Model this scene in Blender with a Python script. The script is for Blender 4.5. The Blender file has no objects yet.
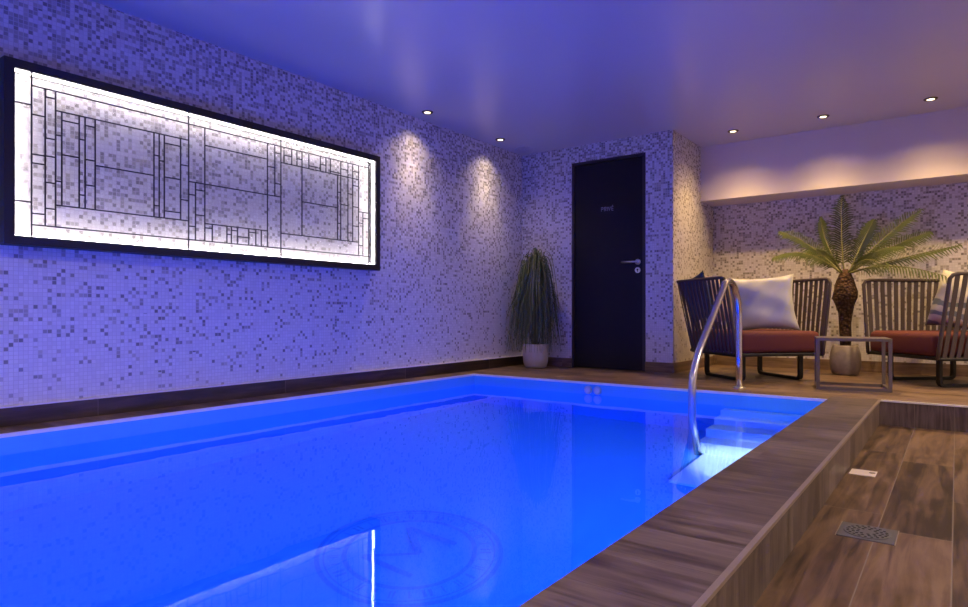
import bpy, bmesh, math, random
from mathutils import Vector, Matrix, Euler
random.seed(7)
C = bpy.context.scene.collection
PI = math.pi

# ------------------------------------------------------------------ helpers
def obj(name, bm, mat, parent=None, smooth=False):
    me = bpy.data.meshes.new(name)
    bmesh.ops.recalc_face_normals(bm, faces=bm.faces[:])
    bm.to_mesh(me); bm.free()
    if smooth:
        for p in me.polygons: p.use_smooth = True
    o = bpy.data.objects.new(name, me); C.objects.link(o)
    me.materials.append(mat)
    if parent: o.parent = parent
    return o
def tag(o, label=None, cat=None, group=None, kind=None):
    if label: o['label'] = label
    if cat: o['category'] = cat
    if group: o['group'] = group
    if kind: o['kind'] = kind
    return o
def thing(name, label, cat, loc=(0, 0, 0), rz=0, group=None):
    o = bpy.data.objects.new(name, None); C.objects.link(o)
    o.location = loc; o.rotation_euler = (0, 0, rz); o.empty_display_size = .1
    return tag(o, label, cat, group)
def struct(name, bm, mat, parent=None, smooth=False):
    o = obj(name, bm, mat, parent, smooth)
    if parent is None: o['kind'] = 'structure'
    return o
def NB(): return bmesh.new()
def box(bm, x0, x1, y0, y1, z0, z1, bev=0, seg=2, M=None):
    vs = [bm.verts.new((x, y, z)) for z in (z0, z1) for y in (y0, y1) for x in (x0, x1)]
    fs = [bm.faces.new([vs[i] for i in q]) for q in ((0,2,3,1),(4,5,7,6),(0,1,5,4),(2,6,7,3),(0,4,6,2),(1,3,7,5))]
    if bev:
        es = list({e for f in fs for e in f.edges})
        r = bmesh.ops.bevel(bm, geom=es, offset=bev, segments=seg, affect='EDGES', profile=.5)
        if M is not None:
            bmesh.ops.transform(bm, matrix=M, verts=list({v for f in r['faces'] for v in f.verts} | {v for v in vs if v.is_valid}))
    elif M is not None:
        bmesh.ops.transform(bm, matrix=M, verts=vs)
    return bm
def smooth_path(pts, n=8):
    P = [Vector(p) for p in pts]; out = []
    for i in range(len(P) - 1):
        a = P[max(i-1, 0)]; b = P[i]; c = P[i+1]; d = P[min(i+2, len(P)-1)]
        for k in range(n):
            t = k / n
            out.append(.5*((2*b) + (c-a)*t + (2*a-5*b+4*c-d)*t*t + (-a+3*b-3*c+d)*t**3))
    out.append(P[-1]); return out
def fillet(pts, r, n=6):
    P = [Vector(p) for p in pts]; out = [P[0]]
    for i in range(1, len(P)-1):
        a, b, c = P[i-1], P[i], P[i+1]
        u = (a-b); v = (c-b); rr = min(r, u.length*.49, v.length*.49)
        s = b+u.normalized()*rr; e = b+v.normalized()*rr
        for k in range(n+1):
            t = k/n; out.append((1-t)**2*s + 2*t*(1-t)*b + t*t*e)
    out.append(P[-1]); return out
def tube(bm, pts, r, seg=12, rad=None, flat=None):
    """sweep; flat=(w,h) gives a rectangular section"""
    P = [Vector(p) for p in pts]; rings = []; ref = None
    for i, p in enumerate(P):
        t = (P[min(i+1, len(P)-1)] - P[max(i-1, 0)]).normalized()
        if ref is None:
            ref = Vector((0, 0, 1)) if abs(t.z) < .9 else Vector((1, 0, 0))
        n = (ref - t*ref.dot(t)).normalized(); b = t.cross(n); ref = n
        rr = rad[i] if rad else r
        if flat: offs = [(-flat[0]/2, -flat[1]/2), (flat[0]/2, -flat[1]/2), (flat[0]/2, flat[1]/2), (-flat[0]/2, flat[1]/2)]
        else: offs = [(rr*math.cos(2*PI*k/seg), rr*math.sin(2*PI*k/seg)) for k in range(seg)]
        rings.append([bm.verts.new(p + n*a + b*c) for a, c in offs])
    m = len(rings[0])
    for i in range(len(rings)-1):
        for k in range(m):
            bm.faces.new((rings[i][k], rings[i][(k+1) % m], rings[i+1][(k+1) % m], rings[i+1][k]))
    bm.faces.new(rings[0][::-1]); bm.faces.new(rings[-1]); return bm
def lathe(bm, prof, c=(0, 0, 0), seg=32, rib=0, nrib=0):
    cx, cy, cz = c; rings = []
    for r, z in prof:
        ring = []
        for k in range(seg):
            a = 2*PI*k/seg; q = r*(1+rib*math.cos(nrib*a)) if rib else r
            ring.append(bm.verts.new((cx+q*math.cos(a), cy+q*math.sin(a), cz+z)))
        rings.append(ring)
    for i in range(len(rings)-1):
        for k in range(seg):
            bm.faces.new((rings[i][k], rings[i][(k+1) % seg], rings[i+1][(k+1) % seg], rings[i+1][k]))
    bm.faces.new(rings[0][::-1]); bm.faces.new(rings[-1]); return bm

# ------------------------------------------------------------------ materials
class G:
    def __init__(s, name):
        s.m = bpy.data.materials.new(name); s.m.use_nodes = True
        s.t = s.m.node_tree; s.b = s.t.nodes['Principled BSDF']; s.out = s.t.nodes['Material Output']
    def n(s, typ, **kw):
        nd = s.t.nodes.new('ShaderNode'+typ)
        for k, v in kw.items(): setattr(nd, k, v)
        return nd
    def l(s, a, b): s.t.links.new(a, b)
    def val(s, sock, v):
        if hasattr(v, 'is_linked') or isinstance(v, bpy.types.NodeSocket): s.l(v, sock)
        else: sock.default_value = v
    def math(s, op, a, b=0, c=None):
        nd = s.n('Math', operation=op); s.val(nd.inputs[0], a); s.val(nd.inputs[1], b)
        if c is not None: s.val(nd.inputs[2], c)
        return nd.outputs[0]
    def mixf(s, f, a, b):
        nd = s.n('Mix', data_type='FLOAT'); s.val(nd.inputs[0], f); s.val(nd.inputs[2], a); s.val(nd.inputs[3], b); return nd.outputs[0]
    def mix(s, f, a, b, bl='MIX'):
        nd = s.n('Mix', data_type='RGBA', blend_type=bl); s.val(nd.inputs[0], f)
        for i, v in ((6, a), (7, b)):
            s.val(nd.inputs[i], v if isinstance(v, bpy.types.NodeSocket) else (*v, 1))
        return nd.outputs[2]
    def comb(s, x, y, z=0.):
        nd = s.n('CombineXYZ')
        for i, v in enumerate((x, y, z)): s.val(nd.inputs[i], v)
        return nd.outputs[0]
    def noise(s, vec, scale, detail=2, rough=.5, dims='3D', dist=0):
        nd = s.n('TexNoise', noise_dimensions=dims); s.l(vec, nd.inputs['Vector'])
        nd.inputs['Scale'].default_value = scale; nd.inputs['Detail'].default_value = detail
        nd.inputs['Roughness'].default_value = rough; nd.inputs['Distortion'].default_value = dist
        return nd.outputs['Fac']
    def white(s, vec):
        nd = s.n('TexWhiteNoise', noise_dimensions='3D'); s.l(vec, nd.inputs['Vector']); return nd.outputs['Value'], nd.outputs['Color']
    def ramp(s, f, stops):
        nd = s.n('ValToRGB'); s.l(f, nd.inputs[0]); el = nd.color_ramp.elements
        while len(el) < len(stops): el.new(.5)
        for e, (p, c) in zip(el, stops): e.position = p; e.color = (*c, 1)
        return nd.outputs[0]
    def rng(s, v, a, b, c, d, smooth=False):
        nd = s.n('MapRange', interpolation_type='SMOOTHSTEP' if smooth else 'LINEAR')
        s.l(v, nd.inputs[0])
        for i, x in enumerate((a, b, c, d)): nd.inputs[i+1].default_value = x
        return nd.outputs[0]
    def xyz(s):
        tc = s.n('TexCoord'); sp = s.n('SeparateXYZ'); s.l(tc.outputs['Object'], sp.inputs[0]); return sp.outputs, tc.outputs['Object']
    def nrm(s):
        g = s.n('NewGeometry'); sp = s.n('SeparateXYZ'); s.l(g.outputs['True Normal'], sp.inputs[0]); return sp.outputs, g.outputs['Normal']
    def bump(s, h, strength=.2, dist=.01):
        nd = s.n('Bump'); nd.inputs['Strength'].default_value = strength; nd.inputs['Distance'].default_value = dist
        s.l(h, nd.inputs['Height']); s.l(nd.outputs[0], s.b.inputs['Normal'])
    def set(s, **kw):
        for k, v in kw.items():
            k = k.replace('_', ' ')
            s.val(s.b.inputs[k], (*v, 1) if isinstance(v, tuple) else v)
        return s
def plain(name, col, rough=.5, metal=0, var=.08, scale=20, bump=0, **kw):
    g = G(name); (x, y, z), o = g.xyz()
    f = g.noise(o, scale, 3)
    a = tuple(c*(1-var) for c in col); b = tuple(min(1, c*(1+var)) for c in col)
    g.set(Base_Color=g.mix(f, a, b), Roughness=rough, Metallic=metal, **kw)
    if bump: g.bump(f, bump, .004)
    return g.m

def mat_mosaic(name='mosaic', p=.0208, d0=.09, d1=.56):
    g = G(name); (x, y, z), o = g.xyz(); (nx, ny, nz), nor = g.nrm()
    side = g.math('GREATER_THAN', g.math('ABSOLUTE', nx), .5)
    u = g.mixf(side, x, y)
    uu = g.math('DIVIDE', g.math('ADD', u, 20.003), p); vv = g.math('DIVIDE', g.math('ADD', z, 5.002), p)
    cu = g.math('FLOOR', uu); cv = g.math('FLOOR', vv)
    fu = g.math('FRACT', uu); fv = g.math('FRACT', vv)
    cell = g.comb(cu, cv, g.math('MULTIPLY', side, 7.3))
    r, rc = g.white(cell)
    sp = g.n('SeparateColor'); g.l(rc, sp.inputs[0])
    cl = g.noise(cell, .16, 2)                               # clusters of dark tiles
    dens = g.rng(z, .15, 2.25, d0, d1)
    dens = g.math('ADD', dens, g.math('MULTIPLY', g.math('SUBTRACT', cl, .5), .55))
    dark = g.math('LESS_THAN', r, dens)
    light = g.mix(sp.outputs[1], (.69, .655, .655), (.80, .77, .77))
    dk = g.ramp(sp.outputs[2], [(0, (.23, .21, .20)), (.25, (.32, .295, .28)), (.55, (.42, .39, .37)), (.85, (.50, .45, .40)), (1, (.58, .54, .51))])
    col = g.mix(dark, light, dk)
    e = g.math('MINIMUM', g.math('MINIMUM', fu, g.math('SUBTRACT', 1, fu)), g.math('MINIMUM', fv, g.math('SUBTRACT', 1, fv)))
    tile = g.rng(e, .035, .10, 0, 1)
    col = g.mix(tile, (.58, .54, .53), col)
    # each glass tile sits at its own slight tilt
    vm = g.n('VectorMath', operation='SUBTRACT'); g.l(rc, vm.inputs[0]); vm.inputs[1].default_value = (.5, .5, .5)
    sc = g.n('VectorMath', operation='SCALE'); g.l(vm.outputs[0], sc.inputs[0]); sc.inputs['Scale'].default_value = .10
    ad = g.n('VectorMath', operation='ADD'); g.l(nor, ad.inputs[0]); g.l(sc.outputs[0], ad.inputs[1])
    no = g.n('VectorMath', operation='NORMALIZE'); g.l(ad.outputs[0], no.inputs[0])
    bp = g.n('Bump'); bp.inputs['Strength'].default_value = .25; bp.inputs['Distance'].default_value = .002
    g.l(tile, bp.inputs['Height']); g.l(no.outputs[0], bp.inputs['Normal']); g.l(bp.outputs[0], g.b.inputs['Normal'])
    g.set(Base_Color=col, Roughness=g.mixf(tile, .6, .24))
    return g.m

def mat_wood(name, along, across, width, length, tones, groove=(.20, .15, .12), alt=None, gap=.0035, rough=(.34, .5), gscale=1.):
    """wood-look ceramic planks. along / across: 0 x, 1 y, 2 z.  alt: axis used along the plank on faces that look towards x"""
    g = G(name); ax, o = g.xyz(); (nx, ny, nz), nor = g.nrm()
    a = ax[along]
    if alt is not None:
        a = g.mixf(g.math('GREATER_THAN', g.math('ABSOLUTE', nx), .5), a, ax[alt])
    c = ax[across]
    rr = g.math('DIVIDE', g.math('ADD', c, 20.009), width); row = g.math('FLOOR', rr); fr = g.math('FRACT', rr)
    off, _ = g.white(g.comb(row, 3.1, 1.7))
    ll = g.math('ADD', g.math('DIVIDE', g.math('ADD', a, 20.), length), off); col_i = g.math('FLOOR', ll); fl = g.math('FRACT', ll)
    rid, rcol = g.white(g.comb(row, col_i, 5.))
    gv = g.comb(g.math('MULTIPLY', a, 1.3*gscale), g.math('MULTIPLY', c, 17*gscale), g.math('MULTIPLY', rid, 37.))
    gr = g.noise(gv, 1.6, 6, .62, dist=.9)
    gv2 = g.comb(g.math('MULTIPLY', a, 2.2), g.math('MULTIPLY', c, 5.), g.math('MULTIPLY', rid, 71.))
    gr2 = g.noise(gv2, 1.1, 3, .5, dist=1.4)
    f = g.math('ADD', g.math('MULTIPLY', gr, .62), g.math('ADD', g.math('MULTIPLY', gr2, .34), g.math('MULTIPLY', g.math('SUBTRACT', rid, .5), .13)))
    wood = g.ramp(f, [(.36, tones[0]), (.45, tones[1]), (.53, tones[2]), (.62, tones[3])])
    ea = g.math('MULTIPLY', g.math('MINIMUM', fr, g.math('SUBTRACT', 1, fr)), width)
    eb = g.math('MULTIPLY', g.math('MINIMUM', fl, g.math('SUBTRACT', 1, fl)), length)
    e = g.rng(g.math('MINIMUM', ea, eb), gap*.35, gap*.6, 0, 1)
    g.set(Base_Color=g.mix(e, groove, wood), Roughness=g.mixf(gr, rough[0], rough[1]))
    bp = g.n('Bump'); bp.inputs['Strength'].default_value = .25; bp.inputs['Distance'].default_value = .002
    g.l(g.math('ADD', e, g.math('MULTIPLY', gr, .3)), bp.inputs['Height']); g.l(bp.outputs[0], g.b.inputs['Normal'])
    return g.m

def mat_emit(name, col, s):
    g = G(name); g.set(Base_Color=col, Emission_Color=col, Emission_Strength=s); return g.m

def mat_water():
    g = G('water'); t = g.t; t.nodes.remove(g.b)
    gl = g.n('BsdfGlass'); gl.inputs['IOR'].default_value = 1.333; gl.inputs['Roughness'].default_value = 0.0
    gl.inputs['Color'].default_value = (.62, .92, 1, 1)
    tc = g.n('TexCoord'); f = g.noise(tc.outputs['Object'], 2.2, 2, .5)
    bp = g.n('Bump'); bp.inputs['Strength'].default_value = .06; bp.inputs['Distance'].default_value = .03
    g.l(f, bp.inputs['Height']); g.l(bp.outputs[0], gl.inputs['Normal']); g.l(gl.outputs[0], g.out.inputs[0])
    return g.m
def mat_pane():
    g = G('frosted_pane'); t = g.t; t.nodes.remove(g.b)
    tr = g.n('BsdfTransparent'); tr.inputs[0].default_value = (.95, .95, .96, 1)
    df = g.n('BsdfDiffuse'); df.inputs[0].default_value = (.8, .8, .82, 1)
    tl = g.n('BsdfTranslucent'); tl.inputs[0].default_value = (.9, .9, .92, 1)
    gs = g.n('BsdfGlossy'); gs.inputs['Roughness'].default_value = .08
    tc = g.n('TexCoord'); f = g.noise(tc.outputs['Object'], 60, 3)
    m1 = g.n('MixShader'); m1.inputs[0].default_value = .7; g.l(df.outputs[0], m1.inputs[1]); g.l(tl.outputs[0], m1.inputs[2])
    m2 = g.n('MixShader'); g.l(g.rng(f, 0, 1, .09, .13), m2.inputs[0]); g.l(tr.outputs[0], m2.inputs[1]); g.l(m1.outputs[0], m2.inputs[2])
    fr = g.n('Fresnel'); fr.inputs[0].default_value = 1.3
    m3 = g.n('MixShader'); g.l(g.math('MULTIPLY', fr.outputs[0], .6), m3.inputs[0]); g.l(m2.outputs[0], m3.inputs[1]); g.l(gs.outputs[0], m3.inputs[2])
    g.l(m3.outputs[0], g.out.inputs[0]); return g.m
def mat_liner():
    g = G('pool_liner'); (x, y, z), o = g.xyz(); (nx, ny, nz), nor = g.nrm()
    p = .05
    def line(v):
        f = g.math('FRACT', g.math('DIVIDE', g.math('ADD', v, 20.), p)); return g.math('LESS_THAN', f, .08)
    f = g.noise(o, 1.2, 2)
    col = g.mix(f, (.07, .40, .84), (.09, .45, .90))
    ln = g.math('MAXIMUM', g.math('MAXIMUM', line(x), line(y)), line(z))
    g.set(Base_Color=g.mix(g.math('MULTIPLY', ln, .12), col, (.06, .31, .7)), Roughness=.45); return g.m

M = {}
M['mosaic'] = mat_mosaic()
WT = [(.036, .018, .009), (.108, .058, .030), (.165, .092, .050), (.235, .140, .082)]
M['wood_floor'] = mat_wood('wood_floor', 1, 0, .198, 1.19, WT, groove=(.23, .17, .13))
CT = [(.062, .040, .033), (.118, .080, .068), (.168, .118, .102), (.225, .163, .142)]
M['wood_curb'] = mat_wood('wood_curb', 0, 1, .198, 1.6, CT, groove=(.15, .105, .09), alt=2)
M['wood_deck'] = mat_wood('wood_deck', 0, 1, .16, 1.19, [(.065, .036, .022), (.15, .088, .055), (.235, .148, .095), (.34, .23, .155)], groove=(.2, .15, .12))
M['wood_riser'] = mat_wood('wood_riser', 2, 0, .198, 1.2, CT)
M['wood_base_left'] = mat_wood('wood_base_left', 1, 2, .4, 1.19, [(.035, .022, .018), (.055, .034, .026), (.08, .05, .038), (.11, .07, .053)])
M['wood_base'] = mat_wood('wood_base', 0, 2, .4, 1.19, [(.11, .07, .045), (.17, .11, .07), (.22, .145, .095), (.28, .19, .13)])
M['trim'] = plain('bronze_trim', (.42, .33, .28), .35, .5)
M['ring'] = plain('dark_bronze_ring', (.10, .07, .05), .4, .5)
M['pale_trim'] = plain('pale_trim', (.86, .80, .78), .35, .2)
M['liner'] = mat_liner()
M['step_white'] = plain('white_step', (.86, .88, .9), .4)
M['water'] = mat_water()
M['emblem'] = plain('emblem_tile', (.055, .31, .70), .5)
g = G('satin_ceiling'); _, o_ = g.xyz(); nz_ = g.noise(o_, 180, 2)
g.set(Base_Color=(.60, .57, .56), Roughness=.30); g.bump(nz_, .05, .001); M['ceiling'] = g.m
M['paint'] = plain('cream_paint', (.72, .66, .62), .75, 0, .03, 3)
M['door'] = plain('door_laminate', (.007, .006, .008), .5, 0, .15, 6, Specular_IOR_Level=.3)
M['door_frame'] = plain('door_frame_paint', (.030, .022, .026), .4)
M['steel'] = plain('brushed_steel', (.72, .72, .74), .28, 1)
M['chrome'] = plain('chrome', (.74, .71, .73), .24, 1, .02)
M['black_metal'] = plain('black_metal', (.015, .013, .014), .4, .3)
M['frame_black'] = plain('matt_black_frame', (.010, .009, .010), .45)
M['lead'] = plain('lead_came', (.012, .010, .020), .5)
M['pane'] = mat_pane()
M['led'] = mat_emit('led_strip', (1, .91, .86), 24)
M['lamp'] = mat_emit('downlight_lens', (1, .80, .52), 3.5)
M['strap'] = plain('woven_strap', (.075, .052, .050), .62, 0, .25, 90, .3)
M['cushion'] = plain('terracotta_fabric', (.125, .024, .021), .85, 0, .12, 160, .25)
M['satin'] = plain('silver_satin', (.52, .53, .52), .42, 0, .06, 12, Sheen_Weight=.4)
M['blue_fabric'] = plain('navy_fabric', (.030, .060, .13), .75, 0, .15, 120, .2)
M['beige_fabric'] = plain('sand_fabric', (.55, .42, .33), .8, 0, .1, 120, .2)
g = G('striped_satin'); (x_, y_, z_), o_ = g.xyz()
w_ = g.math('SINE', g.math('ADD', g.math('MULTIPLY', z_, 70.), g.math('MULTIPLY', g.noise(o_, 6, 2), 9.)))
msk = g.math('MULTIPLY', g.rng(z_, -.02, .02, 1, 0), g.rng(w_, -.1, .3, 0, 1))
g.set(Base_Color=g.mix(msk, (.62, .60, .52), (.17, .20, .24)), Roughness=.5); M['striped'] = g.m
M['table'] = plain('taupe_metal', (.17, .135, .14), .38, .3)
M['stone'] = plain('grey_stone_pot', (.30, .25, .235), .8, 0, .3, 25, .4)
M['soil'] = plain('soil', (.03, .02, .014), .95, 0, .4, 60, .6)
g = G('palm_bark'); (x_, y_, z_), o_ = g.xyz()
v_ = g.n('TexVoronoi'); v_.inputs['Scale'].default_value = 42; g.l(o_, v_.inputs['Vector'])
g.set(Base_Color=g.ramp(v_.outputs['Distance'], [(0, (.16, .085, .045)), (.5, (.075, .036, .02)), (1, (.02, .012, .008))]), Roughness=.9); g.bump(v_.outputs['Distance'], .8, .02); M['bark'] = g.m
M['frond'] = plain('palm_leaf', (.125, .155, .05), .33, 0, .3, 9)
M['rachis'] = plain('palm_rachis', (.19, .19, .07), .5)
M['strand'] = plain('hanging_leaf', (.095, .125, .045), .5, 0, .5, 14)
M['strand_tip'] = plain('young_leaf', (.27, .26, .10), .5, 0, .3, 14)
M['stem'] = plain('woody_stem', (.10, .065, .04), .8)
M['ceramic'] = plain('pale_ribbed_ceramic', (.55, .50, .50), .5, 0, .05)
M['drain'] = plain('grey_drain_metal', (.20, .19, .20), .4, .6)
M['hole'] = plain('drain_hole', (.012, .011, .012), .8)
M['plate'] = plain('cream_plate', (.80, .66, .55), .5)
M['letter'] = plain('grey_lettering', (.40, .38, .42), .5)
M['speaker'] = plain('speaker_cover', (.55, .52, .55), .5)

# ------------------------------------------------------------------ the setting
XL, XR, YF = -3.727, 2.5, -2.6
YB, XC, YS, YN = 5.719, -2.084, 6.510, 6.920
ZC, ZS, ZL = 2.224, 1.680, -.155
PX0, PX1, PY0, PY1 = -3.491, -.668, -2.0, 4.576
KX, YD = -.389, 4.750
DX0, DX1, DZ = -3.126, -2.347, 2.056
ZW = -.096; ZP = -1.08

b = NB()
box(b, XL, XR, YD, YN, -.03, 0)
box(b, XL, PX1, PY1+.02, YD, -.03, 0)
box(b, XL, PX0-.02, YF, PY1+.02, -.03, 0)
box(b, PX0-.02, PX1+.02, YF, PY0-.02, -.03, 0)
struct('floor', b, M['wood_deck'])
b = NB(); box(b, KX-.006, XR, YF, YD-.012, ZL-.06, ZL); struct('floor_sunken', b, M['wood_floor'])
b = NB(); box(b, PX1, KX-.004, YF, YD, -.03, 0, .003, 1); box(b, PX1+.02, KX-.006, YF, YD, ZL-.06, -.03)
struct('pool_curb', b, M['wood_curb'])
b = NB(); box(b, KX-.006, XR, YD-.012, YD-.0005, ZL-.06, -.001); struct('step_riser', b, M['wood_riser'])
b = NB(); box(b, KX-.012, KX+.002, YF, YD, -.008, .002); struct('trim_1', b, M['trim'])
b = NB(); box(b, KX+.002, XR, YD-.016, YD+.006, -.008, .002); struct('trim_2', b, M['pale_trim'])
b = NB()
box(b, PX0-.02, PX0, PY0-.02, PY1+.02, -.016, .001); box(b, PX0, PX1-.0, PY1, PY1+.02, -.016, .001)
struct('trim_3', b, M['pale_trim'])
# pool basin: inner skins
b = NB()
box(b, PX0-.02, PX0, PY0-.02, PY1+.02, ZP-.05, -.016)
box(b, PX1, PX1+.02, PY0-.02, PY1+.02, ZP-.05, -.03)
box(b, PX0, PX1, PY1, PY1+.02, ZP-.05, -.016)
box(b, PX0, PX1, PY0-.02, PY0, ZP-.05, -.03)
box(b, PX0, PX1, PY0, PY1, ZP-.05, ZP)
basin = struct('pool_basin', b, M['liner'])
# stairs inside the pool, a child of the basin
for i, (z, yf) in enumerate(((-.20, 4.47), (-.40, 4.33), (-.60, 4.15), (-.82, 3.97))):
    b = NB(); box(b, -1.30, PX1-.001, yf, PY1-.001 if i == 0 else ((4.47, 4.33, 4.15)[i-1]), ZP, z, .006, 2); obj('step', b, M['step_white'], basin)
b = NB(); box(b, -1.25, PX1-.001, 3.36, 3.97, ZP, ZP+.03, .004, 1)
obj('step', b, M['step_white'], basin)
# floor emblem: two rings, ticks, a letter M
EC = (-1.864, 1.995)
b = NB(); ez = ZP+.004
def flat_poly(b, pts, z=None):
    z = ez if z is None else z
    b.faces.new([b.verts.new((x, y, z)) for x, y in pts])
def ring(b, r0, r1, n=72):
    for k in range(n):
        a0, a1 = 2*PI*k/n, 2*PI*(k+1)/n
        flat_poly(b, [(EC[0]+r*math.cos(a), EC[1]+r*math.sin(a)) for r, a in ((r0, a0), (r1, a0), (r1, a1), (r0, a1))])
ring(b, .375, .395); ring(b, .355, .362); ring(b, .265, .285)
ex = Vector((-.06, 1)); ey = Vector((-1, -.06))           # lettering faces the curb side
for k in range(30):
    a = 2*PI*k/30; ca, sa = math.cos(a), math.sin(a)
    w = .010 if k % 3 else .017
    for r0, r1, o in ((.297, .343, -.6*w), (.297, .343, .9*w)) if k % 2 else ((.297, .343, 0),):
        flat_poly(b, [(EC[0]+r*ca-(o+s*w*.4)*sa, EC[1]+r*sa+(o+s*w*.4)*ca) for r, s in ((r0, -1), (r1, -1), (r1, 1), (r0, 1))])
def stroke(b, p, q, w):
    global ez
    p = Vector(p); q = Vector(q); n = (q-p).normalized(); n = Vector((-n.y, n.x))*w/2
    ez += .0015
    flat_poly(b, [(EC[0]+(ex*v.x+ey*v.y).x, EC[1]+(ex*v.x+ey*v.y).y) for v in (p-n, q-n, q+n, p+n)])
for p, q, w in (((-.15, -.13), (-.15, .13), .03), ((-.15, .13), (0, -.05), .02), ((0, -.05), (.15, .13), .03), ((.15, .13), (.15, -.13), .03)):
    stroke(b, p, q, w)
obj('emblem_inlay', b, M['emblem'], basin)

# water
b = NB(); n = 1
vs = [b.verts.new(p) for p in ((PX0, PY0, ZW), (PX1, PY0, ZW), (PX1, PY1, ZW), (PX0, PY1, ZW))]; b.faces.new(vs)
w = obj('pool_water', b, M['water']); tag(w, 'still blue-lit water filling the indoor pool', 'water', kind='stuff')

# walls
b = NB(); box(b, XL-.1, XL, YF, YB+.1, -.03, ZC); struct('wall_left', b, M['mosaic'])
b = NB()
box(b, XL, DX0, YB, YB+.12, 0, ZC); box(b, DX1, XC, YB, YB+.12, 0, ZC); box(b, DX0, DX1, YB, YB+.12, DZ, ZC)
box(b, XC-.1, XC, YB+.12, YN, 0, ZC)
struct('wall_back', b, M['mosaic'])
b = NB(); box(b, XC, XR, YN, YN+.1, -.03, ZS+.02); struct('wall_niche', b, M['mosaic'])
b = NB(); box(b, XC, XR, YS, YN+.1, ZS, ZC); struct('bulkhead_beam', b, M['paint'])
b = NB(); box(b, XR, XR+.1, YF, YN+.1, ZL-.06, ZC); struct('wall_right', b, M['mosaic'])
b = NB(); box(b, XL-.1, XR+.1, YF-.1, YF, ZL-.06, ZC); struct('wall_front', b, M['mosaic'])
b = NB(); box(b, XL-.1, XR+.1, YF-.1, YN+.1, ZC, ZC+.1); struct('ceiling', b, M['ceiling'])
def baseboard(name, boxes, mat, trim=None):
    b = NB()
    for q in boxes: box(b, *q)
    o = struct(name, b, mat)
    if trim:
        b = NB()
        for q in boxes: box(b, q[0]-.001, q[1]+.006, q[2]-.001, q[3]+.001, q[5], q[5]+.008)
        obj('cap_strip', b, trim, o)
BH = .092
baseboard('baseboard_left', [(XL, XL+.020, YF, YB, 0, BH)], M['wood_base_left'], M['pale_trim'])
baseboard('baseboard_back', [(XL+.020, DX0, YB-.014, YB, 0, BH), (DX1, XC+.014, YB-.014, YB, 0, BH)], M['wood_base'])
baseboard('baseboard_column', [(XC, XC+.014, YB, YN-.014, 0, BH)], M['wood_base'])
baseboard('baseboard_niche', [(XC, XR, YN-.014, YN, 0, BH+.01)], M['wood_base'])

# door
b = NB(); box(b, DX0+.028, DX1-.032, YB+.012, YB+.055, .004, DZ-.028, .002, 1)
door = struct('door_1', b, M['door'])
b = NB(); box(b, DX0, DX0+.026, YB-.004, YB+.1, 0, DZ); box(b, DX1-.03, DX1, YB-.004, YB+.1, 0, DZ); box(b, DX0+.026, DX1-.03, YB-.004, YB+.1, DZ-.026, DZ)
obj('door_frame', b, M['door_frame'], door)
yd = YB+.012
hx, hz = -2.428, 1.033
def disc_y(b, x, y0, y1, z, r, seg=24):
    r0 = [b.verts.new((x+r*math.cos(2*PI*k/seg), y0, z+r*math.sin(2*PI*k/seg))) for k in range(seg)]
    r1 = [b.verts.new((x+r*math.cos(2*PI*k/seg), y1, z+r*math.sin(2*PI*k/seg))) for k in range(seg)]
    b.faces.new(r0); b.faces.new(r1[::-1])
    for k in range(seg): b.faces.new((r0[k], r0[(k+1) % seg], r1[(k+1) % seg], r1[k]))
b = NB(); disc_y(b, hx, yd-.009, yd, hz, .027)
tube(b, fillet([(hx, yd-.005, hz), (hx, yd-.05, hz), (hx-.145, yd-.05, hz)], .02), .0095, 12)
obj('door_handle', b, M['steel'], door, True)
b = NB(); disc_y(b, hx, yd-.009, yd, hz-.078, .027); ls = obj('lock_plate', b, M['steel'], door)
b = NB(); disc_y(b, hx, yd-.011, yd-.009, hz-.074, .009); box(b, hx-.004, hx+.004, yd-.011, yd-.009, hz-.094, hz-.074); obj('keyhole', b, M['hole'], ls)
b = NB()
LETTERS = {'P': [(0,0,0,1), (0,1,.45,1), (.45,1,.5,.78), (.5,.78,.45,.5), (.45,.5,0,.5)],
           'R': [(0,0,0,1), (0,1,.45,1), (.45,1,.5,.78), (.5,.78,.45,.5), (.45,.5,0,.5), (.2,.5,.5,0)],
           'I': [(0,0,0,1)], 'V': [(0,1,.28,0), (.28,0,.56,1)],
           'E': [(0,0,0,1), (0,1,.45,1), (0,.5,.4,.5), (0,0,.45,0), (.12,1.18,.34,1.38)]}
lx, hgt = -2.806, .038
for ch, adv in (('P', .72), ('R', .72), ('I', .24), ('V', .78), ('E', .6)):
    for x0, z0, x1, z1 in LETTERS[ch]:
        tube(b, [(lx+x0*hgt, yd-.001, 1.545+z0*hgt), (lx+x1*hgt, yd-.001, 1.545+z1*hgt)], .0028, 4)
    lx += adv*hgt*1.18
obj('lettering', b, M['letter'], door)

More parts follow.
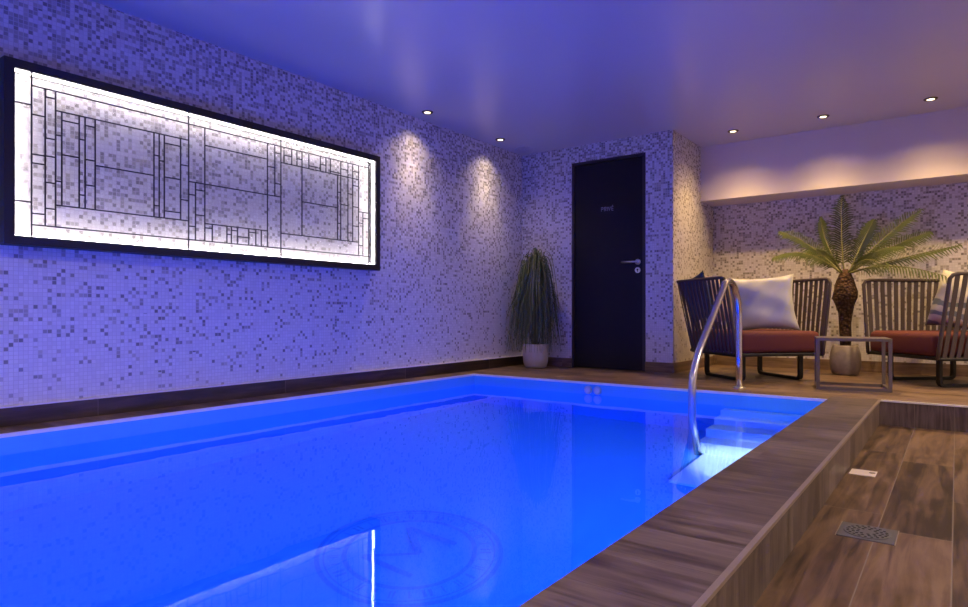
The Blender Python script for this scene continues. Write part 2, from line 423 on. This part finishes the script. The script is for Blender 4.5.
# ------------------------------------------------------------------ light box on the left wall
lb = thing('light_box', 'wide black framed light box with geometric leaded panes on the mosaic wall', 'light box', (XL, 2.345, 1.34))
LX, LY, LZ = XL, 2.345, 1.34
kf = .9864; HC = .5554
Y0, Y1, Z0, Z1 = 1.100*kf, 3.597*kf, HC+(.887-HC)*kf, HC+(1.793-HC)*kf
fw, fd = .044, .090
def lb_obj(name, boxes, mat, parent=lb, bev=0):
    b = NB()
    for q in boxes: box(b, q[0]-LX, q[1]-LX, q[2]-LY, q[3]-LY, q[4]-LZ, q[5]-LZ, bev, 1)
    return obj(name, b, mat, parent)
lb_obj('frame', [(XL, XL+fd, Y0, Y1, Z1-fw, Z1), (XL, XL+fd, Y0, Y1, Z0, Z0+fw), (XL, XL+fd, Y0, Y0+fw, Z0+fw, Z1-fw), (XL, XL+fd, Y1-fw, Y1, Z0+fw, Z1-fw)], M['frame_black'])
sx0, sx1 = XL+.048, XL+.066
q0, q1, r0, r1 = Y0+fw, Y1-fw, Z0+fw, Z1-fw
for q in ((sx0, sx1, q0, q1, r1-.006, r1), (sx0, sx1, q0, q1, r0, r0+.006), (sx0, sx1, q0, q0+.006, r0+.006, r1-.006), (sx0, sx1, q1-.006, q1, r0+.006, r1-.006)):
    lb_obj('led_strip', [q], M['led'])
LXP = XL+.083; kp = .9876; D1, D2 = 2.020*kp, 2.668*kp
for a, c in ((q0, D1), (D1, D2), (D2, q1)):
    lb_obj('glass_pane', [(LXP-.003, LXP, a+.001, c-.001, r0+.001, r1-.001)], M['pane'])
LV = [(1.214,r0,r1),(2.02,r0,r1),(2.668,r0,r1),(3.473,r0,r1),(1.273,.99,1.68),(1.319,.99,1.68),(1.347,1.101,1.582),(1.428,1.101,1.582),(1.456,1.101,1.582),(1.505,1.101,1.582),(1.815,1.101,1.582),(1.845,1.101,1.582),(1.874,1.101,1.582),(1.971,1.101,1.582),(2.122,.99,1.68),(2.563,.99,1.68),(2.62,1.334,1.68),(2.063,.99,1.337),(2.171,.99,1.097),(2.269,.99,1.097),(2.3,.99,1.097),(2.343,.99,1.097),(2.423,.99,1.097),(2.475,.99,1.097),(2.516,.99,1.097),(2.693,1.57,1.68),(2.756,1.57,1.68),(2.799,1.57,1.68),(2.842,1.093,1.68),(2.901,1.572,1.68),(3.003,1.572,1.68),(3.053,1.572,1.68),(3.095,1.572,1.68),(3.162,1.093,1.57),(3.192,1.093,1.68),(3.262,1.093,1.68),(3.309,1.093,1.68),(3.369,.99,1.68),(3.413,.99,1.328)]
LH = [(1.583,q0,1.214),(1.101,q0,1.214),(1.565,3.473,q1),(1.083,3.473,q1),(1.538,1.214,1.273),(1.341,1.214,1.273),(1.297,1.214,1.273),(1.047,1.214,1.273),(1.64,1.273,1.319),(1.433,1.273,1.319),(1.343,1.273,1.319),(1.21,1.273,1.319),(1.079,1.273,1.319),(1.458,1.319,1.347),(1.224,1.319,1.347),(1.539,1.347,1.428),(1.363,1.347,1.428),(1.46,1.428,1.456),(1.17,1.428,1.456),(1.539,1.456,1.505),(1.36,1.456,1.505),(1.226,1.456,1.505),(1.337,1.505,1.815),(1.454,1.815,1.845),(1.167,1.815,1.845),(1.428,1.845,1.874),(1.535,1.874,1.971),(1.339,1.874,1.971),(1.143,1.874,1.971),(1.428,1.971,2.02),(1.222,1.971,2.02),(1.574,2.122,2.563),(1.337,2.02,2.668),(1.097,2.122,2.563),(1.527,2.563,2.62),(1.629,2.62,2.668),(1.423,2.62,2.668),(1.26,2.02,2.063),(1.071,2.02,2.063),(1.294,2.063,2.122),(1.143,2.063,2.122),(1.071,2.122,2.171),(1.046,2.269,2.3),(1.074,2.3,2.343),(1.038,2.343,2.423),(1.075,2.423,2.475),(1.572,2.668,3.369),(1.627,2.693,2.756),(1.623,2.799,2.842),(1.593,2.901,3.003),(1.623,3.003,3.053),(1.588,3.095,3.192),(1.624,3.192,3.262),(1.626,3.309,3.369),(1.519,3.309,3.369),(1.33,2.842,3.162),(1.446,3.162,3.192),(1.216,3.162,3.192),(1.359,3.192,3.262),(1.449,3.262,3.309),(1.155,3.262,3.309),(1.358,3.309,3.369),(1.212,3.309,3.369),(1.092,2.668,3.369),(1.327,3.369,3.473),(1.241,3.369,3.413),(1.07,3.369,3.413),(1.282,3.413,3.473),(1.68,1.214,3.473),(.99,1.214,3.473),(1.582,1.319,2.02),(1.101,1.319,2.02)]
lw = .0036
zk = lambda z: z if z in (r0, r1) else HC+(z-HC)*kp
yk = lambda y: y if y in (q0, q1) else y*kp
LV = [(y*kp, zk(a), zk(c)) for y, a, c in LV]; LH = [(zk(z), yk(a), yk(c)) for z, a, c in LH]
lb_obj('leading', [(LXP+.0002, LXP+.004, y-lw, y+lw, z0, z1) for y, z0, z1 in LV] + [(LXP+.0006, LXP+.0036, y0, y1, z-lw, z+lw) for z, y0, y1 in LH], M['lead'])

# ------------------------------------------------------------------ ceiling fittings, their light and added fill
WARM_L, WARM_R = (1, .76, .54), (1, .63, .25)
def spot(name, loc, col, power, size, blend=1, rad=.03, aim=None):
    d = bpy.data.lights.new(name, 'SPOT'); d.color = col; d.energy = power; d.spot_size = math.radians(size); d.spot_blend = blend; d.shadow_soft_size = rad
    o = bpy.data.objects.new(name, d); C.objects.link(o); o.location = loc
    if aim is not None: o.rotation_euler = (Vector(aim)-Vector(loc)).to_track_quat('-Z', 'Y').to_euler()
    return o
DL = [(-3.545, 4.00, WARM_L, 'small round downlight over the left mosaic wall, nearest the light box', 'L'),
      (-3.540, 5.05, WARM_L, 'small round downlight over the left mosaic wall, nearest the corner plant', 'L'),
      (-1.655, 6.09, WARM_R, 'small round downlight in front of the bulkhead, nearest the tiled column', 'R'),
      (-.915, 6.09, WARM_R, 'small round downlight in front of the bulkhead, above the potted palm', 'R'),
      (-.165, 6.09, WARM_R, 'small round downlight in front of the bulkhead, the one furthest right in view', 'R')]
for x, y, c, lab, s in DL:
    t = thing('ceiling_downlight', lab, 'downlight', (x, y, ZC), 0, 'recessed ceiling downlights')
    b = NB()
    lathe(b, [(.027, -.001), (.028, -.006), (.045, -.007), (.048, -.001)], seg=28); 
    obj('trim_ring', b, M['ring'], t, False)
    b = NB(); lathe(b, [(.0265, -.0072), (.0265, -.0066)], seg=24); obj('lens', b, M['lamp'], t)
    for pw, an in ((40, 66), (14, 122)) if s == 'L' else ((58, 100), (28, 132)):
        spot('downlight_or_fill_beam', (x, y, ZC-.02), c, pw, an)
# further lamps of the bulkhead row, beyond the frame
spot('downlight_or_fill_beam', (.58, 6.09, ZC-.02), WARM_R, 52, 128)
spot('downlight_or_fill_beam', (1.32, 6.09, ZC-.02), WARM_R, 52, 128)
for x, y, p in ((1.0, 4.2, 135), (1.0, 2.4, 100), (1.0, .6, 75), (1.0, -1.2, 75), (-1.7, .6, 75), (-1.7, -1.3, 75), (1.9, 5.3, 110)):  # unseen wide spots without fittings, added to raise the room's ambient light
    spot('downlight_or_fill_beam', (x, y, ZC-.02), (1, .80, .62), p, 160)
b = NB(); lathe(b, [(.095, -.001), (.098, -.012), (.085, -.018), (.03, -.020), (.001, -.020)], (-3.56, 5.50, ZC), 36)
tag(obj('ceiling_speaker', b, M['speaker'], None, True), 'flat round cover on the ceiling in the corner above the hanging plant', 'ceiling speaker')

# underwater lamps
def area(name, loc, aim, col, power, size, shape='DISK'):
    d = bpy.data.lights.new(name, 'AREA'); d.shape = shape; d.size = size; d.color = col; d.energy = power
    o = bpy.data.objects.new(name, d); C.objects.link(o); o.location = loc
    o.rotation_euler = (Vector(aim)-Vector(loc)).to_track_quat('-Z', 'Y').to_euler(); return o
BLUE = (.0, .047, 1)
for y, p in ((-1.2, 17), (.3, 27), (1.6, 35), (2.7, 44)):
    area('pool_light', (PX1-.03, y, -.62), (PX0, y+.3, -.62), BLUE, p, .28)
spot('step_light', (PX1-.04, 3.05, -.55), (.85, .90, 1), 190, 46, 1, .06, aim=(-.90, 3.72, -1.0))

# ------------------------------------------------------------------ hand rail
t = thing('pool_handrail', 'polished steel grab rail curving from the deck down into the pool steps', 'handrail', (-1.283, 4.876, 0))
pts = fillet([(0, 0, .004), (0, 0, .36), (0, -.01, .62), (0, -.15, .765), (0, -.33, .775), (0, -.46, .665), (0, -.93, .30), (0, -1.035, .15), (0, -1.035, -.11), (0, -.92, ZP)], .12, 8)
b = NB(); tube(b, pts, .0235, 18); obj('rail', b, M['chrome'], t, True)
b = NB(); lathe(b, [(.048, 0), (.048, .006), (.040, .011), (.0215, .013)], seg=28); obj('base_flange', b, M['steel'], t)

# round push buttons on the far pool wall
for x, lab in ((-2.353, 'round steel push button on the far pool wall, nearer the corner plant'), (-2.272, 'round steel push button on the far pool wall, nearer the handrail')):
    t = thing('pool_button', lab, 'push button', (x, PY1, -.060), 0, 'push buttons on the far pool wall')
    b = NB(); disc_y(b, 0, -.010, -.0005, 0, .033); obj('bezel', b, M['steel'], t)
    b = NB(); disc_y(b, 0, -.015, -.0102, 0, .020); obj('button_cap', b, M['pale_trim'], t)

# ------------------------------------------------------------------ lounge chairs
def chair_surface(u, v, s=.38):
    """u runs round the U from the near front edge to the far front edge (0..1), v from the seat rail (0) to the top rail (1)"""
    z = .215 + .615*v
    sx = s + .092*v; yb = s + .095*v; yf = -s + .022*v
    L1 = yb-yf; L2 = 2*sx; T = 2*L1+L2; d = u*T; r = .10
    if d < L1: p = Vector((-sx, yf+d))
    elif d < L1+L2: p = Vector((-sx+d-L1, yb))
    else: p = Vector((sx, yb-(d-L1-L2)))
    # rounded back corners
    for cx in (-1, 1):
        c = Vector((cx*(sx-r), yb-r))
        if p.x*cx > c.x*cx and p.y > c.y:
            q = p-c; m = max(abs(q.x), abs(q.y)); 
            if q.length > 0: p = c + q*(r/q.length)*(1 if q.length > r else q.length/r) if q.length > r else p
    return Vector((p.x, p.y, z))
def make_chair(label, loc, rz):
    t = thing('lounge_chair', label, 'armchair', loc, rz, 'strap woven lounge chairs on the deck')
    n = 60
    b = NB()
    tube(b, [chair_surface(i/n, 0) for i in range(n+1)], .013, 8)
    obj('seat_rail', b, M['black_metal'], t, True)
    b = NB()
    path = [chair_surface(0, k/6*.94) for k in range(7)] + [chair_surface(.008, .985)] + [chair_surface(.02+i/n*.96, 1) for i in range(n+1)] + [chair_surface(.992, .985)] + [chair_surface(1, .94-k/6*.94) for k in range(7)]
    tube(b, path, .014, 8); obj('top_rail', b, M['strap'], t, True)
    # woven straps: one mesh per panel (near side, back, far side)
    L1 = .67; T = 3*L1
    def straps(name, u0, u1, cnt):
        b = NB()
        for k in range(cnt):
            uc = u0+(u1-u0)*(k+.5)/cnt; hw = (u1-u0)/cnt*.31
            for side in (.006,):
                prev = None
                shift = 0 if side > 0 else (u1-u0)/cnt*.30
                for j in range(9):
                    v = j/8
                    a = chair_surface(min(1, uc-hw+shift), v); c = chair_surface(min(1, uc+hw+shift), v)
                    m = (a+c)/2; nrm = Vector((m.x, m.y, 0)).normalized()
                    tdir = (c-a).normalized(); nrm = Vector((tdir.y, -tdir.x, 0)); nrm = -nrm if nrm.dot(Vector((m.x, m.y, 0))) < 0 else nrm
                    bow = side*(1 if 0 < j < 8 else .6)
                    row = [b.verts.new(p+nrm*q) for p, q in ((a, bow-.002), (c, bow-.002), (c, bow+.002), (a, bow+.002))]
                    if prev:
                        for k2 in range(4): b.faces.new((prev[k2], prev[(k2+1) % 4], row[(k2+1) % 4], row[k2]))
                    else: b.faces.new(row[::-1])
                    prev = row
                b.faces.new(prev)
        obj(name, b, M['strap'], t)
    straps('side_panel', .008, .333, 14); straps('back_panel', .337, .663, 15); straps('side_panel', .667, .992, 14)
    b = NB(); box(b, -.37, .37, -.38, .37, .205, .232, .008, 2); obj('seat_base', b, M['black_metal'], t)
    b = NB(); box(b, -.36, .36, -.395, .355, .232, .405, .045, 5)
    for v in b.verts:
        if v.co.z > .35: v.co.z += .018*(1-(v.co.x/.36)**2)*(1-(v.co.y/.38)**2)
    obj('seat_cushion', b, M['cushion'], t, True)
    for x in (-.26, .26):
        b = NB(); tube(b, fillet([(x, -.27, .205), (x, -.27, .013), (x, .27, .013), (x, .27, .205)], .035, 5), .0125, 8, flat=(.036, .024))
        obj('sled_leg', b, M['black_metal'], t)
    return t
chairL = make_chair('strap woven lounge chair behind the handrail, beside the tiled column', (-1.405, 5.735, 0), math.radians(47.4))
chairR = make_chair('strap woven lounge chair to the right of the palm, holding a striped cushion', (-.065, 6.185, 0), math.radians(-50))

def pillow(name, label, mat, loc, rot, w=.5, h=.5, th=.15, seed=1, grp=None):
    rnd = random.Random(seed); b = NB(); n = 22; grid = {}
    ph = [rnd.uniform(0, 6) for _ in range(6)]
    for s in (1, -1):
        for i in range(n+1):
            for j in range(n+1):
                u = 2*i/n-1; v = 2*j/n-1
                e = ((1-u**4)*(1-v**4))
                e = max(e, 0)**.55
                pin = 1-.12*(1-abs(v)**2)*abs(u)**3; pin2 = 1-.12*(1-abs(u)**2)*abs(v)**3
                wr = .010*math.sin(5*u+3*v+ph[0])*math.sin(4*v-2*u+ph[1]) + .006*math.sin(11*u-7*v+ph[2]) 
                y = s*(th/2*e) + wr*e
                if s == -1 and (i in (0, n) or j in (0, n)): grid[(s, i, j)] = grid[(1, i, j)]; continue
                grid[(s, i, j)] = b.verts.new((u*w/2*pin, y, v*h/2*pin2))
        for i in range(n):
            for j in range(n):
                q = [grid[(s, i, j)], grid[(s, i+1, j)], grid[(s, i+1, j+1)], grid[(s, i, j+1)]]
                b.faces.new(q if s == 1 else q[::-1])
    o = obj(name, b, mat, None, True); o.location = loc; o.rotation_euler = rot
    return tag(o, label, 'cushion', grp)
PG = 'loose cushions on the lounge chairs'
R = math.radians
pillow('throw_pillow', 'large silver satin throw cushion in the chair beside the column', M['satin'], (-1.32, 5.73, .63), Euler((R(-14), R(-3), R(22))), .54, .49, .17, 3, PG)
pillow('throw_pillow', 'navy throw cushion poking up behind the side of the left chair', M['blue_fabric'], (-1.835, 5.655, .68), Euler((R(-12), R(10), R(137))), .40, .42, .08, 5, PG)
pillow('throw_pillow', 'sand coloured throw cushion mostly hidden behind the navy one', M['beige_fabric'], (-1.66, 5.86, .66), Euler((R(-12), R(4), R(47))), .40, .44, .09, 6, PG)
pillow('throw_pillow', 'pale cushion with grey wavy stripes in the chair to the right of the palm', M['striped'], (.03, 6.25, .645), Euler((R(-14), R(8), R(-40))), .48, .48, .15, 9, PG)

# ------------------------------------------------------------------ side table
t = thing('side_table', 'low taupe metal side table with open box frame between the two chairs', 'side table', (-.622, 5.362, 0), R(11))
hw, hd, th, tk = .233, .185, .372, .022
b = NB(); box(b, -hw, hw, -hd, hd, th-.022, th, .002, 1); obj('table_top', b, M['table'], t)
for sx in (-1, 1):
    for sy in (-1, 1):
        b = NB(); x0 = sx*(hw-tk/2); y0 = sy*(hd-tk/2); box(b, x0-tk/2, x0+tk/2, y0-tk/2, y0+tk/2, 0, th-.022); obj('leg', b, M['table'], t)
b = NB()
for s in (-1, 1):
    box(b, -hw+tk, hw-tk, s*(hd-tk/2)-tk/2, s*(hd-tk/2)+tk/2, 0, tk); box(b, s*(hw-tk/2)-tk/2, s*(hw-tk/2)+tk/2, -hd+tk, hd-tk, 0, tk)
obj('base_frame', b, M['table'], t)

# ------------------------------------------------------------------ potted palm
px, py = -.80, 6.50
palm = thing('potted_palm', 'potted palm with spreading feathery fronds in a rounded grey pot between the chairs', 'potted palm', (px, py, 0))
b = NB(); lathe(b, [(.085, 0), (.105, .010), (.120, .06), (.125, .12), (.119, .19), (.102, .252), (.092, .262), (.082, .256), (.078, .235), (.001, .235)], seg=40); obj('pot', b, M['stone'], palm, True)
b = NB(); lathe(b, [(.080, .236), (.06, .245), (.001, .25)], seg=24); obj('soil', b, M['soil'], palm, True)
b = NB()
prof = [(.046, .24), (.045, .34), (.047, .46), (.055, .55), (.075, .62), (.098, .68), (.100, .74), (.080, .80), (.062, .85), (.050, .90), (.02, .94)]
lathe(b, prof, seg=20)
for v in b.verts:
    k = 1+random.uniform(-.08, .10); v.co.x *= k; v.co.y *= k
obj('trunk', b, M['bark'], palm, True)
yaw = .6369; VR = Vector((.9925, .122, 0)); VF = Vector((-.122, .9925, 0)); VU = Vector((0, 0, 1))
def make_frond(tip, mid, base=(0, 0, .90), nl=34, ll=.15, seed=0, twist=.8):
    rnd = random.Random(seed)
    P0 = Vector(base); P2 = Vector(tip); P1 = 2*Vector(mid)-.5*(P0+P2)
    bz = lambda t: (1-t)**2*P0 + 2*t*(1-t)*P1 + t*t*P2
    n = 24; pts = [bz(i/n) for i in range(n+1)]
    b = NB(); tube(b, pts, .006, 6, rad=[.0085*(1-.8*i/n) for i in range(n+1)])
    rc = obj('rachis', b, M['rachis'], None, True)
    b = NB()
    for i in range(nl):
        t = .14+.86*i/(nl-1); p = bz(t); tg = (bz(min(1, t+.02))-bz(t-.02)).normalized()
        sd = tg.cross(VU)
        if sd.length < .25: sd = tg.cross(VF)
        sd.normalize(); up = sd.cross(tg).normalized()
        if up.dot(VU) < 0: up = -up
        if sd.dot(VF) < 0: sd = -sd
        cs, sn = math.cos(twist), math.sin(twist); sd, up = sd*cs+up*sn, up*cs-sd*sn
        L = ll*(.55+.45*math.sin(PI*min(1, .12+t*.80)))*(1 if t < .8 else 1-.55*(t-.8)/.2)
        for s in (-1, 1):
            d = (sd*s*.86 + tg*(.42+.30*t) + up*.18).normalized()
            L2 = L*rnd.uniform(.9, 1.08); w = .0074
            q = [p, p+d*L2*.5, p+d*L2-VU*(.018+.022*rnd.random())]
            wd = tg*.75+up*.55*1; wd = (wd-d*wd.dot(d)).normalized()
            ws = (w*.7, w, .0008)
            vv = [(b.verts.new(q[k]-wd*ws[k]), b.verts.new(q[k]+wd*ws[k])) for k in range(3)]
            for k in range(2): b.faces.new((vv[k][0], vv[k][1], vv[k+1][1], vv[k+1][0]))
    fr = obj('frond', b, M['frond'], palm)
    rc.parent = fr
    return fr
def off(r, f, u): return VR*r + VF*f + VU*u
FR = [  # (tip: right, away, up above the floor), (a point half way along), leaf length
    ((-.03, .10, 1.60), (-.03, .05, 1.25), .135),
    ((-.20, .22, 1.44), (-.15, .12, 1.19), .10),
    ((-.53, .06, 1.31), (-.29, .03, 1.17), .13),
    ((-.57, -.20, 1.05), (-.31, -.12, 1.08), .14),
    ((.56, .12, 1.44), (.28, .06, 1.19), .145),
    ((.64, .20, 1.25), (.36, .12, 1.13), .13),
    ((.80, -.14, 1.10), (.40, -.07, 1.01), .16),
    ((.68, -.42, .84), (.33, -.23, .94), .15),
    ((.42, -.20, 1.10), (.22, -.10, 1.07), .13),
    ((.22, .17, 1.38), (.13, .09, 1.17), .12),
    ((-.27, -.34, .98), (-.16, -.20, 1.05), .12),
    ((.28, -.44, .90), (.16, -.25, 1.0), .13),
    ((-.34, .20, 1.12), (-.20, .12, 1.08), .12),
]
for i, (tp, md, ll) in enumerate(FR):
    bx = Vector((tp[0], tp[1])).normalized()*.03
    make_frond(off(*tp), off(*md), off(bx.x, bx.y, .90), 30, ll, i, .1 if i < 2 else .75)

# ------------------------------------------------------------------ hanging plant in the corner
hx_, hy_ = -3.405, 5.475
hp = thing('potted_plant', 'trailing narrow leaved plant in a pale ribbed pot in the room corner', 'potted plant', (hx_, hy_, 0))
b = NB(); lathe(b, [(.088, 0), (.108, .010), (.122, .06), (.128, .14), (.128, .235), (.124, .240), (.117, .236), (.115, .215), (.001, .215)], seg=72, rib=.012, nrib=24); obj('pot', b, M['ceramic'], hp, True)
b = NB(); lathe(b, [(.113, .216), (.06, .228), (.001, .23)], seg=20); obj('soil', b, M['soil'], hp)
rnd = random.Random(11)
heads = [(0.02, 0, .99, .13), (-.06, .02, .96, .12), (.07, -.03, .94, .12), (.0, -.08, .78, .12), (-.12, -.04, .70, .11), (.10, .05, .70, .11), (-.17, .06, .90, .05)]
b = NB()
for x, y, z, r in heads:
    tube(b, smooth_path([(x*.15, y*.15, .21), (x*.5, y*.5, z*.5), (x, y, z+.05)], 6), .008, 6)
obj('stem', b, M['stem'], hp, True)
b1, b2 = NB(), NB()
for k in range(900):
    x, y, z, r = rnd.choice(heads[:6] if k % 16 else heads[6:])
    a = rnd.uniform(0, 2*PI); out = r*rnd.uniform(.35, 1.35); ca, sa = math.cos(a), math.sin(a)
    top = Vector((x, y, z+rnd.uniform(-.10, .06)))
    rise = rnd.uniform(.03, .14)*(1.15 if z > .85 else .8); low = rnd.uniform(.10, .62)
    p1 = top+Vector((ca*out*.35, sa*out*.35, rise)); p2 = top+Vector((ca*out*.8, sa*out*.8, rise-.05))
    zz = max(low, .16); p3 = Vector((x+ca*out*1.15, y+sa*out*1.15, (p2.z+zz)*.5)); p4 = Vector((x*1.15+ca*out*1.3, y*1.15+sa*out*1.3, zz))
    for p in (p1, p2, p3, p4):
        p.x = max(p.x, -.300); p.y = min(p.y, .22)
    pts = smooth_path([top, p1, p2, p3, p4], 3)
    w = rnd.uniform(.0035, .0065)
    side = Vector((rnd.uniform(-1, 1), rnd.uniform(-1, 1), .2)).normalized()
    b = b2 if rnd.random() < .16 else b1
    prev = None
    for i, p in enumerate(pts):
        ww = w*(1-.7*i/(len(pts)-1)); cur = (b.verts.new(p-side*ww), b.verts.new(p+side*ww))
        if prev: b.faces.new((prev[0], prev[1], cur[1], cur[0]))
        prev = cur
fo = obj('foliage', b1, M['strand'], hp); obj('young_leaves', b2, M['strand_tip'], fo)

# ------------------------------------------------------------------ floor fittings
dx, dy = -.232, 2.385
t = thing('floor_drain', 'square grey floor drain with a round perforated grate on the sunken wood floor', 'floor drain', (dx, dy, ZL))
b = NB(); box(b, -.078, .078, -.078, .078, -.002, .003, .001, 1); obj('drain_frame', b, M['drain'], t)
for a, c in ((-.082, -.079), (.079, .082)):
    b = NB(); box(b, a, c, -.082, .082, -.001, .002); obj('grout_joint', b, M['trim'], t)
b = NB(); lathe(b, [(.066, .0032), (.066, .005), (.0635, .0055), (.001, .0055)], seg=40); gr = obj('grate', b, M['drain'], t)
b = NB()
for r, n, w in ((.055, 20, .0045), (.041, 14, .0048), (.027, 9, .0048)):
    for k in range(n):
        a = 2*PI*k/n; lathe(b, [(w, .0056), (w, .0060)], (r*math.cos(a), r*math.sin(a), 0), 10)
obj('slot', b, M['hole'], gr)
t = thing('floor_plate', 'small square cream cover plate set in the floor below the pool curb', 'cover plate', (-.333, 3.262, ZL))
b = NB(); box(b, -.050, .050, -.055, .055, 0, .004, .0015, 1); obj('cover', b, M['plate'], t)
b = NB(); lathe(b, [(.012, .0042), (.012, .006)], (.034, .01, 0), 16); obj('screw_cap', b, M['trim'], t)

# ------------------------------------------------------------------ world, camera, colour management
wd = bpy.data.worlds.new('World'); bpy.context.scene.world = wd; wd.use_nodes = True
wd.node_tree.nodes['Background'].inputs[0].default_value = (0, 0, 0, 1)
cam = bpy.data.cameras.new('Camera'); co = bpy.data.objects.new('Camera', cam); C.objects.link(co)
co.location = (0, 0, .5554); co.rotation_euler = (PI/2, 0, yaw)
cam.sensor_width = 36; cam.lens = 639.35/968*36; cam.shift_y = 8.8/968; cam.clip_start = .02
sc = bpy.context.scene; sc.camera = co
sc.view_settings.view_transform = 'Standard'; sc.view_settings.look = 'None'; sc.view_settings.gamma = 1; sc.view_settings.exposure = 0
sc.view_settings.use_curve_mapping = False
cy = sc.cycles
cy.max_bounces = 10; cy.diffuse_bounces = 5; cy.glossy_bounces = 4; cy.transmission_bounces = 6; cy.transparent_max_bounces = 10
cy.sample_clamp_indirect = 6; cy.blur_glossy = .6; cy.use_denoising = True
